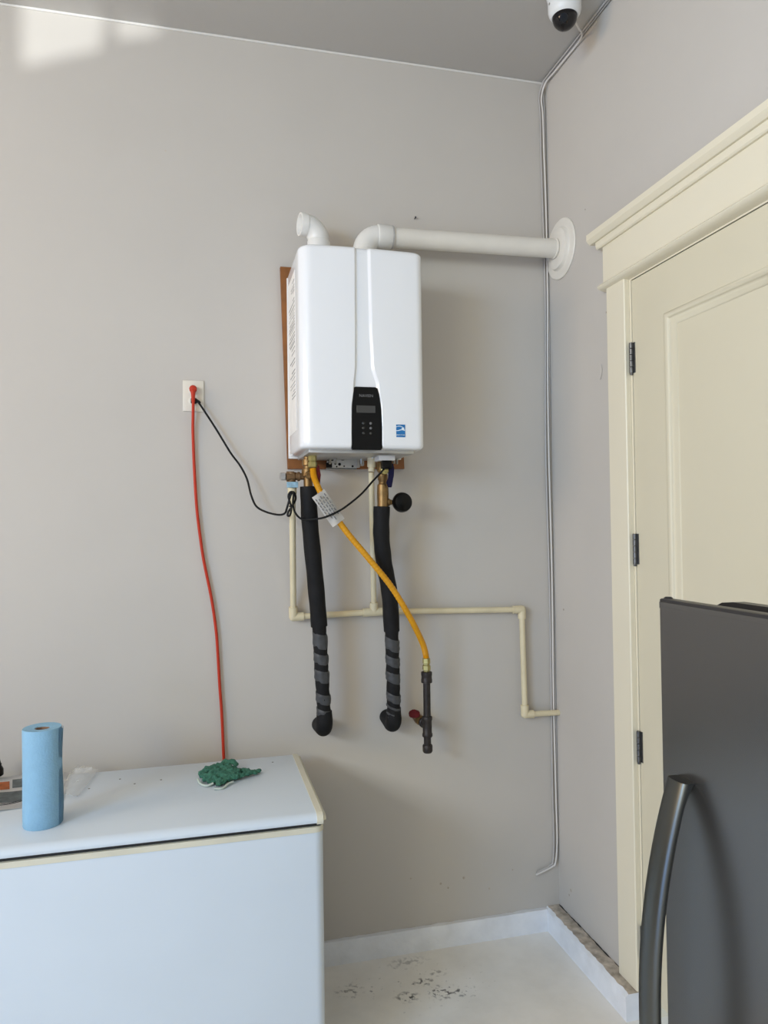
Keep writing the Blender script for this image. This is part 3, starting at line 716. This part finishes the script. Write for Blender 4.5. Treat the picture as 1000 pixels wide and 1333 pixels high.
def cable(label, P, m, r=.0034, group=None):
    b = BM(); tube(b, spline(P, 7), r, 8)
    o = obj('camera_cable', b, m, loc=P[-1]); tag(o, label, 'cable', group)
def corner_run(dx, dy, ph):
    zs = [3.36, 3.29, 3.15, 3.0, 2.82, 2.65, 2.5, 2.3, 2.1, 1.88, 1.65, 1.45, 1.25, 1.05, .85, .64, .5, .35]
    base = {3.36: -.018, 3.29: -.013, 2.82: -.010, 2.5: -.009, 1.88: -.014, 1.25: -.011, .64: -.009, .35: -.009}
    ks = sorted(base); out_ = []
    for z in zs:
        x = interp([(k, base[k]) for k in ks], z)
        out_.append((min(-.004, x+dx+.0022*sin(z*5+ph)), -.005-dy-.0008*sin(z*7+ph), z))
    return out_
def tail(dx, dy, k): return [(-.016+dx, -.006-dy, .262+k*.004), (-.030+dx, -.006-dy, .247+k*.004), (-.065, -.007-dy, .236+k*.003), (-.106+k*.004, -.008-dy, .224+k*.005)]
cable('white cable leaving the dome camera then running down the room corner', [(-.128, -.452, 3.375), (-.108, -.440, 3.372), (-.070, -.400, 3.380), (-.030, -.352, 3.398), (-.012, -.30, 3.408), (-.010, -.2, 3.412), (-.012, -.1, 3.412), (-.016, -.035, 3.408)]+corner_run(-.003, .006, .3)+tail(-.003, .006, 0), M['cable'])
for i, (dx, dy, ph) in enumerate([(-.012, .001, 1.4), (.005, .0, 2.6)]):
    cable('thin grey cable running along the whole ceiling edge and down the room corner', [(-.006-.009*i, -1.6, 3.424), (-.006-.009*i, -.9, 3.422), (-.007-.009*i, -.5, 3.423), (-.008-.009*i, -.25, 3.422), (-.012-.008*i, -.06, 3.421), (-.022, -.02, 3.41)]+corner_run(dx, dy, ph)+tail(dx, dy+.001, 1+i), M['cable_grey'], group='grey cables along the ceiling edge')

# nail left in the wall above the vent pipe
b = BM(); lathe(b, [(.0018, -.004), (.0018, .010), (.0038, .011), (.0038, .013), (0, .0134)], (-.568, 0, 2.817), (0, -1, .15), 10); tag(obj('nail', b, M['dark_print'], loc=(-.568, 0, 2.817)), 'small nail left in the back wall above the vent pipe', 'nail')

# small dents and scrapes in the paint, low in the corner and on the right wall
wb = bpy.data.objects['wall_back']; wr = bpy.data.objects['wall_right']
for x, z, r in [(-.405, .245, .006), (-.62, .27, .004), (-.50, .235, .005), (-.47, .215, .004), (-.30, .19, .004), (-1.50, 2.98, .003), (-.20, .25, .0035)]:
    b = BM(); lathe(b, [(r, -.001), (r*.9, .0006), (r*.4, .0009), (0, .001)], (x, 0, z), (0, -1, 0), 7); obj('paint_dent', b, M['worn_top'], wb)
for y, z, r in [(-.10, .19, .007), (-.085, .165, .005), (-.30, 2.78, .003), (-.43, 2.36, .004), (-.08, 1.28, .005)]:
    b = BM(); lathe(b, [(r, -.001), (r*.9, .0006), (r*.4, .0009), (0, .001)], (0, y, z), (-1, 0, 0), 7); obj('paint_dent', b, M['worn_top'], wr)
b = BM(); tube(b, spline([(-.001, -.392, 2.185), (-.003, -.398, 2.165), (-.003, -.394, 2.145), (-.001, -.384, 2.132)], 4), .0016, 6); obj('paint_peel', b, M['wall'], wr)

# ------------------------------------------------------------------ chest freezer
FX0, FX1, FB, FF = -2.36, -1.058, -.085, -.650
fz = thing('chest_freezer', ((FX0+FX1)/2, (FB+FF)/2, 0), 'white chest freezer with yellowed trim and glove lying on its lid', 'freezer')
def round_box(bm, x0, x1, y0, y1, z0, z1, r, seg=8):
    poly = []
    for (cx_, cy_, a0) in [(x1-r, y1-r, 0), (x0+r, y1-r, pi/2), (x0+r, y0+r, pi), (x1-r, y0+r, 3*pi/2)]:
        for k in range(seg+1): a = a0+pi/2*k/seg; poly.append((cx_+r*cos(a), cy_+r*sin(a), z0))
    return prism(bm, poly, (0, 0, z1-z0))
b = BM(); round_box(b, FX0, FX1, FF, FB, .03, .759, .026); obj('body', b, M['freezer'], fz)
b = BM(); round_box(b, FX0+.02, FX1-.02, FF+.03, FB-.02, 0.0, .031, .02); obj('plinth', b, M['gasket'], fz)
b = BM(); round_box(b, FX0-.001, FX1+.001, FF-.002, FB+.001, .758, .7735, .027); tb = obj('top_trim', b, M['freezer_cream'], fz)
tb['label'] = 'yellowed cream plastic rim under the lid'
b = BM(); box(b, FX0+.008, FX1-.008, FF+.007, FB-.008, .7730, .786); obj('gasket', b, M['gasket'], fz, smooth=False)
lx1 = -1.078
b = BM()                                                # lid: swept profile with rounded front and rear edges
prof = [(FF-.004, .785), (FF-.007, .789), (FF-.006, .798), (FF+.002, .807), (FF+.014, .8105), (FB-.012, .8105), (FB-.001, .806), (FB, .798), (FB, .785)]
prism(b, [(FX0+.01, y, z) for y, z in prof], (lx1-FX0-.01, 0, 0)); lid = obj('lid', b, M['freezer'], fz, angle=50)
b = BM()                                                # cream end cap on the right (and left) edge of the lid
for (xa, xb) in ((lx1-.001, -1.052),):
    pr2 = [(FF-.006, .782), (FF-.010, .788), (FF-.009, .799), (FF-.001, .809), (FF+.012, .8125), (FB-.010, .8125), (FB+.002, .807), (FB+.003, .798), (FB+.003, .782)]
    prism(b, [(xa, y, z) for y, z in pr2], (xb-xa, 0, 0))
es = [e for e in b.edges if all(abs(v.co.x+1.052) < 1e-6 for v in e.verts)]
bmesh.ops.bevel(b, geom=es, offset=.009, segments=3, affect='EDGES')
ec = obj('lid_end_cap', b, M['freezer_cream'], lid, angle=50); ec['label'] = 'yellowed cream plastic edge cap of the lid'
b = BM(); prism(b, [(-1.955, FF-.0015, .697), (-1.895, FF-.0015, .7005), (-1.955, FF-.0015, .704)], (0, .003, 0)); obj('badge', b, M['freezer_cream'], fz, smooth=False)
for x, y in [(-1.735, -.255), (-1.65, -.19), (-1.52, -.235), (-1.60, -.25), (-1.155, -.16)]:
    b = BM(); lathe(b, [(.003, -.001), (.0034, .0004), (0, .0008)], (x, y, .8105), (0, 0, 1), 8); obj('paint_chip', b, M['dark_print'], lid)

# ------------------------------------------------------------------ things on the freezer
TZ = .8108
tw = thing('paper_towel_roll', (-1.82, -.511, TZ), 'roll of blue shop towels standing upright on the freezer lid', 'paper towel')
b = BM(); n = 64; prof_r = lambda k: .0505+.0008*sin(5*2*pi*k/n)
lathe(b, [(.0195, 0), (.0500, 0), (.0512, .003), (.0516, .05), (.0508, .13), (.0504, .22), (.0506, .262), (.0496, .2655), (.036, .2645), (.0200, .2635), (.0195, .262)], (-1.82, -.511, TZ), (0, 0, 1), 48, closed=True)
for v in b.verts:
    d = Vector((v.co.x+1.82, v.co.y+.511)); 
    if d.length > .045: 
        a = math.atan2(d.y, d.x); k = 1+.012*sin(3*a+v.co.z*9)+.008*sin(2*a-1)
        v.co.x = -1.82+d.x*k; v.co.y = -.511+d.y*k
obj('towel_sheets', b, M['towel'], tw)
b = BM(); P = []
for j in range(9): P.append([b.verts.new((-1.82+(.0522+.0018*sin(j*.9))*cos(a), -.511+(.0522+.0018*sin(j*.9))*sin(a), TZ+.003+.258*j/8)) for a in [radians(-25+6*k) for k in range(9)]])
for A, B_ in zip(P, P[1:]):
    for k in range(8): b.faces.new((A[k], A[k+1], B_[k+1], B_[k]))
bmesh.ops.solidify(b, geom=b.faces[:], thickness=.0006); obj('loose_sheet_end', b, M['towel'], tw)
b = BM(); lathe(b, [(.0160, .001), (.0194, .001), (.0194, .2615), (.0160, .2615)], (-1.82, -.511, TZ), (0, 0, 1), 28, closed=True); obj('cardboard_core', b, M['card'], tw)

# crumpled green work glove
gl = thing('work_glove', (-1.32, -.25, TZ), 'crumpled green cloth work glove lying on the freezer lid below the orange cord', 'glove')
rg = random.Random(5)
b = BM()
def finger(P, r, seg=12):
    Q = spline(P, 6); n_ = len(Q)
    tube(b, Q, [max(.004, r*(min(1, .55+2.2*min(i, n_-1-i)/n_))*(1+.10*sin(i*1.3+r*900))) for i in range(n_)], seg)
z = TZ+.012
finger([(-1.395, -.275, z), (-1.375, -.24, z+.012), (-1.335, -.215, z+.016), (-1.30, -.215, z+.012)], .019)
finger([(-1.385, -.310, z-.002), (-1.355, -.275, z+.014), (-1.315, -.255, z+.020), (-1.28, -.245, z+.012)], .019)
finger([(-1.372, -.335, z-.002), (-1.340, -.300, z+.010), (-1.305, -.285, z+.016), (-1.27, -.275, z+.008)], .018)
finger([(-1.345, -.365, z-.002), (-1.330, -.335, z+.004), (-1.30, -.315, z+.010), (-1.26, -.300, z+.006)], .016)
finger([(-1.335, -.20, z+.004), (-1.318, -.185, z+.020), (-1.295, -.190, z+.022), (-1.275, -.215, z+.010)], .013)
finger([(-1.30, -.325, z), (-1.270, -.305, z+.004), (-1.245, -.283, z+.002), (-1.222, -.272, z-.002), (-1.205, -.255, z-.001)], .013)
finger([(-1.300, -.26, z+.004), (-1.262, -.262, z+.008), (-1.240, -.272, z), (-1.215, -.262, z-.001)], .013)
finger([(-1.360, -.25, z+.018), (-1.330, -.268, z+.026), (-1.300, -.262, z+.024), (-1.29, -.235, z+.014)], .009)
finger([(-1.345, -.295, z+.016), (-1.325, -.31, z+.018), (-1.292, -.297, z+.020), (-1.268, -.268, z+.012)], .008)
body = obj('glove_fabric', b, M['green'], gl)
for v in body.data.vertices:
    v.co.z = max(.0035, v.co.z*.62+.002)
md = body.modifiers.new('merge', 'REMESH'); md.mode = 'VOXEL'; md.voxel_size = .0026; md.use_smooth_shade = True
tx = bpy.data.textures.new('crumple', 'CLOUDS'); tx.noise_scale = .014; tx.noise_depth = 2
dm_ = body.modifiers.new('crumple', 'DISPLACE'); dm_.texture = tx; dm_.strength = .014; dm_.mid_level = .58; dm_.texture_coords = 'LOCAL'
b = BM()
tube(b, spline([(-1.405, -.285, z-.005), (-1.398, -.318, z-.008), (-1.378, -.345, z-.008), (-1.358, -.340, z-.004)], 6), .0035, 8)
tube(b, spline([(-1.356, -.380, z-.008), (-1.330, -.378, z-.009), (-1.312, -.352, z-.006), (-1.296, -.338, z-.006)], 6), .0033, 8)
obj('pale_cuff', b, M['pale_fabric'], gl)

# printed flyer and clear sleeve under and behind the towel roll
ZP = TZ+.0005
fly = thing('magazine', (-1.93, -.2, TZ), 'open printed magazine with orange and grey pictures behind the towel roll', 'magazine')
def page_z(x, y):
    return .0035*sin((x+2.2)*9)*(.4+(-.07-y))+.0015*sin(x*31+y*14)
def sheet(bm, poly_x, ya, yb, z0, th=.0006, nx=16, ny=8, bow=.0):
    rows = []
    for i in range(nx+1):
        t = i/nx; row = []
        for j in range(ny+1):
            u = j/ny; x = lerp(poly_x[0], poly_x[1], t)+.03*u*poly_x[2]; y = lerp(ya, yb, u)+bow*(t**2)*u
            row.append(bm.verts.new((x, y, z0+page_z(x, y))))
        rows.append(row)
    for A, B_ in zip(rows, rows[1:]):
        for k in range(ny): bm.faces.new((A[k], A[k+1], B_[k+1], B_[k]))
    bmesh.ops.solidify(bm, geom=bm.faces[:], thickness=th)
for k in range(3):
    b = BM(); sheet(b, (-2.22+.006*k, -1.815-.010*k, .6), -.074-.004*k, -.402+.008*k, TZ+.0030+.0016*k, bow=.05); obj('page', b, M['glossy_paper'], fly, smooth=False)
zt = TZ+.0070
b = BM(); sheet(b, (-2.16, -1.990, .6), -.135, -.212, zt, nx=8, ny=4); obj('orange_picture', b, M['orange_print'], fly)
b = BM(); sheet(b, (-1.984, -1.845, .6), -.122, -.205, zt, nx=8, ny=4); obj('grey_picture', b, M['photo_print'], fly)
b = BM(); sheet(b, (-1.995, -1.86, .8), -.236, -.335, zt, nx=8, ny=4, bow=.03); obj('grey_picture', b, M['photo_print'], fly)
for k in range(2):
    b = BM(); tube(b, [p+Vector((0, 0, page_z(p.x, p.y))) for p in spline([(-2.10, -.350-.010*k, zt), (-1.966, -.346-.010*k, zt), (-1.91, -.320-.010*k, zt), (-1.86, -.285-.010*k, zt)], 5)], .0010, 6); obj('printed_line', b, M['dark_print'], fly)
slv = thing('plastic_sleeve', (-1.79, -.22, TZ), 'crinkled clear plastic sleeve beside the towel roll at the magazine edge', 'plastic sleeve')
b = BM(); rows = []
rs = random.Random(3)
for i in range(13):
    t = i/12
    rows.append([b.verts.new((-1.822+.066*t+.030*(j/12), -.335+.245*j/12, TZ+.024-.020*t+.006*rs.random()*(1-.5*t))) for j in range(13)])
for A, B_ in zip(rows, rows[1:]):
    for k in range(12): b.faces.new((A[k], A[k+1], B_[k+1], B_[k]))
bmesh.ops.solidify(b, geom=b.faces[:], thickness=.0006); obj('film', b, M['film'], slv)
b = BM(); box(b, -1.80, -1.745, -.106, -.098, TZ+.003, TZ+.020, .001, 1); obj('seam', b, M['film'], slv)

bt = thing('oil_bottle', (-2.036, -.105, TZ), 'black bottle with pointed spout at left edge of the freezer lid', 'bottle')
b = BM(); lathe(b, [(0, .019), (.018, .019), (.0215, .022), (.0215, .040), (.0165, .050), (.0105, .055)], (-2.036, -.105, TZ), (0, 0, 1), 20); obj('bottle_body', b, M['black_gloss'], bt)
b = BM(); lathe(b, [(.0105, .054), (.0105, .058), (.008, .061), (.0035, .078), (.0025, .083), (0, .084)], (-2.034, -.105, TZ), (.06, 0, 1), 16); obj('spout', b, M['cord'], bt)

# ------------------------------------------------------------------ refrigerator
RX, RY0, RY1, RZ = -.630, -2.27, -1.612, 1.491
fr = thing('refrigerator', (-.3, -1.94, 0), 'dark stainless refrigerator with bowed handle in front of the cream door', 'refrigerator')
b = BM(); box(b, -.555, -.03, RY0+.004, RY1-.004, .02, RZ-.056, .004); obj('cabinet', b, M['fridge_dark'], fr)
b = BM(); box(b, -.53, -.06, RY0+.04, RY1-.04, 0, .022); obj('base', b, M['fridge_dark'], fr, smooth=False)
def fridge_door(z0, z1):
    b = BM(); poly = []
    for (cx_, cy_, a0) in [(RX+.008, RY0+.008, pi), (RX+.055-.008, RY0+.008, 1.5*pi), (RX+.055-.008, RY1-.008, 0), (RX+.008, RY1-.008, pi/2)]:
        for k in range(5): a = a0+pi/2*k/4; poly.append((cx_+.008*cos(a), cy_+.008*sin(a), z0))
    prism(b, poly, (0, 0, z1-z0)); return b
bmd = fridge_door(.455, RZ-.014)
box(bmd, RX+.0002, RX+.010, RY0+.004, RY1-.004, RZ-.016, RZ-.0055)
dr = obj('upper_door', bmd, M['fridge'], fr, angle=50)
b = BM(); box(b, RX+.0015, RX+.024, RY0+.0015, RY1-.0015, RZ-.015, RZ, .003, 2); tc_ = obj('door_top_cap', b, M['fridge_dark'], dr)
b = BM(); box(b, RX+.055, RX+.078, RY0+.012, RY1-.012, .46, RZ-.058); obj('door_gasket', b, M['gasket'], fr, smooth=False)
obj('lower_door', fridge_door(.03, .445), M['fridge'], fr, angle=50)
b = BM(); prism(b, [(RX+.058, -1.655, RZ-.058), (RX+.058, -2.20, RZ-.058), (RX+.058, -2.20, RZ+.002), (RX+.058, -1.725, RZ+.002), (RX+.058, -1.700, RZ-.001), (RX+.058, -1.680, RZ-.010), (RX+.058, -1.665, RZ-.0165)], (.022, 0, 0)); obj('hinge_cover', b, M['fridge_dark'], fr)
b = BM(); lathe(b, [(.008, 0), (.0075, .002), (.005, .004), (0, .004)], (RX+.014, RY1-.010, RZ-.001), (0, 0, 1), 10); obj('bumper', b, M['fridge_dark'], fr)
def bow_handle(z0, z1, ya, yb):
    """bar bowed away from the door; flat outer face, rounded near edge"""
    b = BM(); n = 40; rows = []; H2 = (z1-z0)/2; zc = (z0+z1)/2
    for i in range(n+1):
        t = -1+2*i/n
        out_ = .0205+.062*(1-abs(t)**2.1)
        xo = RX-out_; th = .0135 if abs(t) < .93 else lerp(.0135, .0212, (abs(t)-.93)/.07)
        sec = [(xo+.003, yb), (xo, yb-.004), (xo-.0015, (ya+yb)/2), (xo, ya+.008), (xo+.004, ya+.002), (xo+.009, ya), (xo+th, ya+.002), (xo+th, yb-.001)]
        rows.append([b.verts.new((x, y, zc+t*H2)) for x, y in sec])
    m_ = len(rows[0])
    for A, B_ in zip(rows, rows[1:]):
        for k in range(m_): b.faces.new((A[k], A[(k+1) % m_], B_[(k+1) % m_], B_[k]))
    b.faces.new(rows[0][::-1]); b.faces.new(rows[-1]); return b
hz0, hz1 = .47, 1.204
hd_ = obj('door_handle', bow_handle(hz0, hz1, -1.702, -1.656), M['handle'], fr, angle=55)
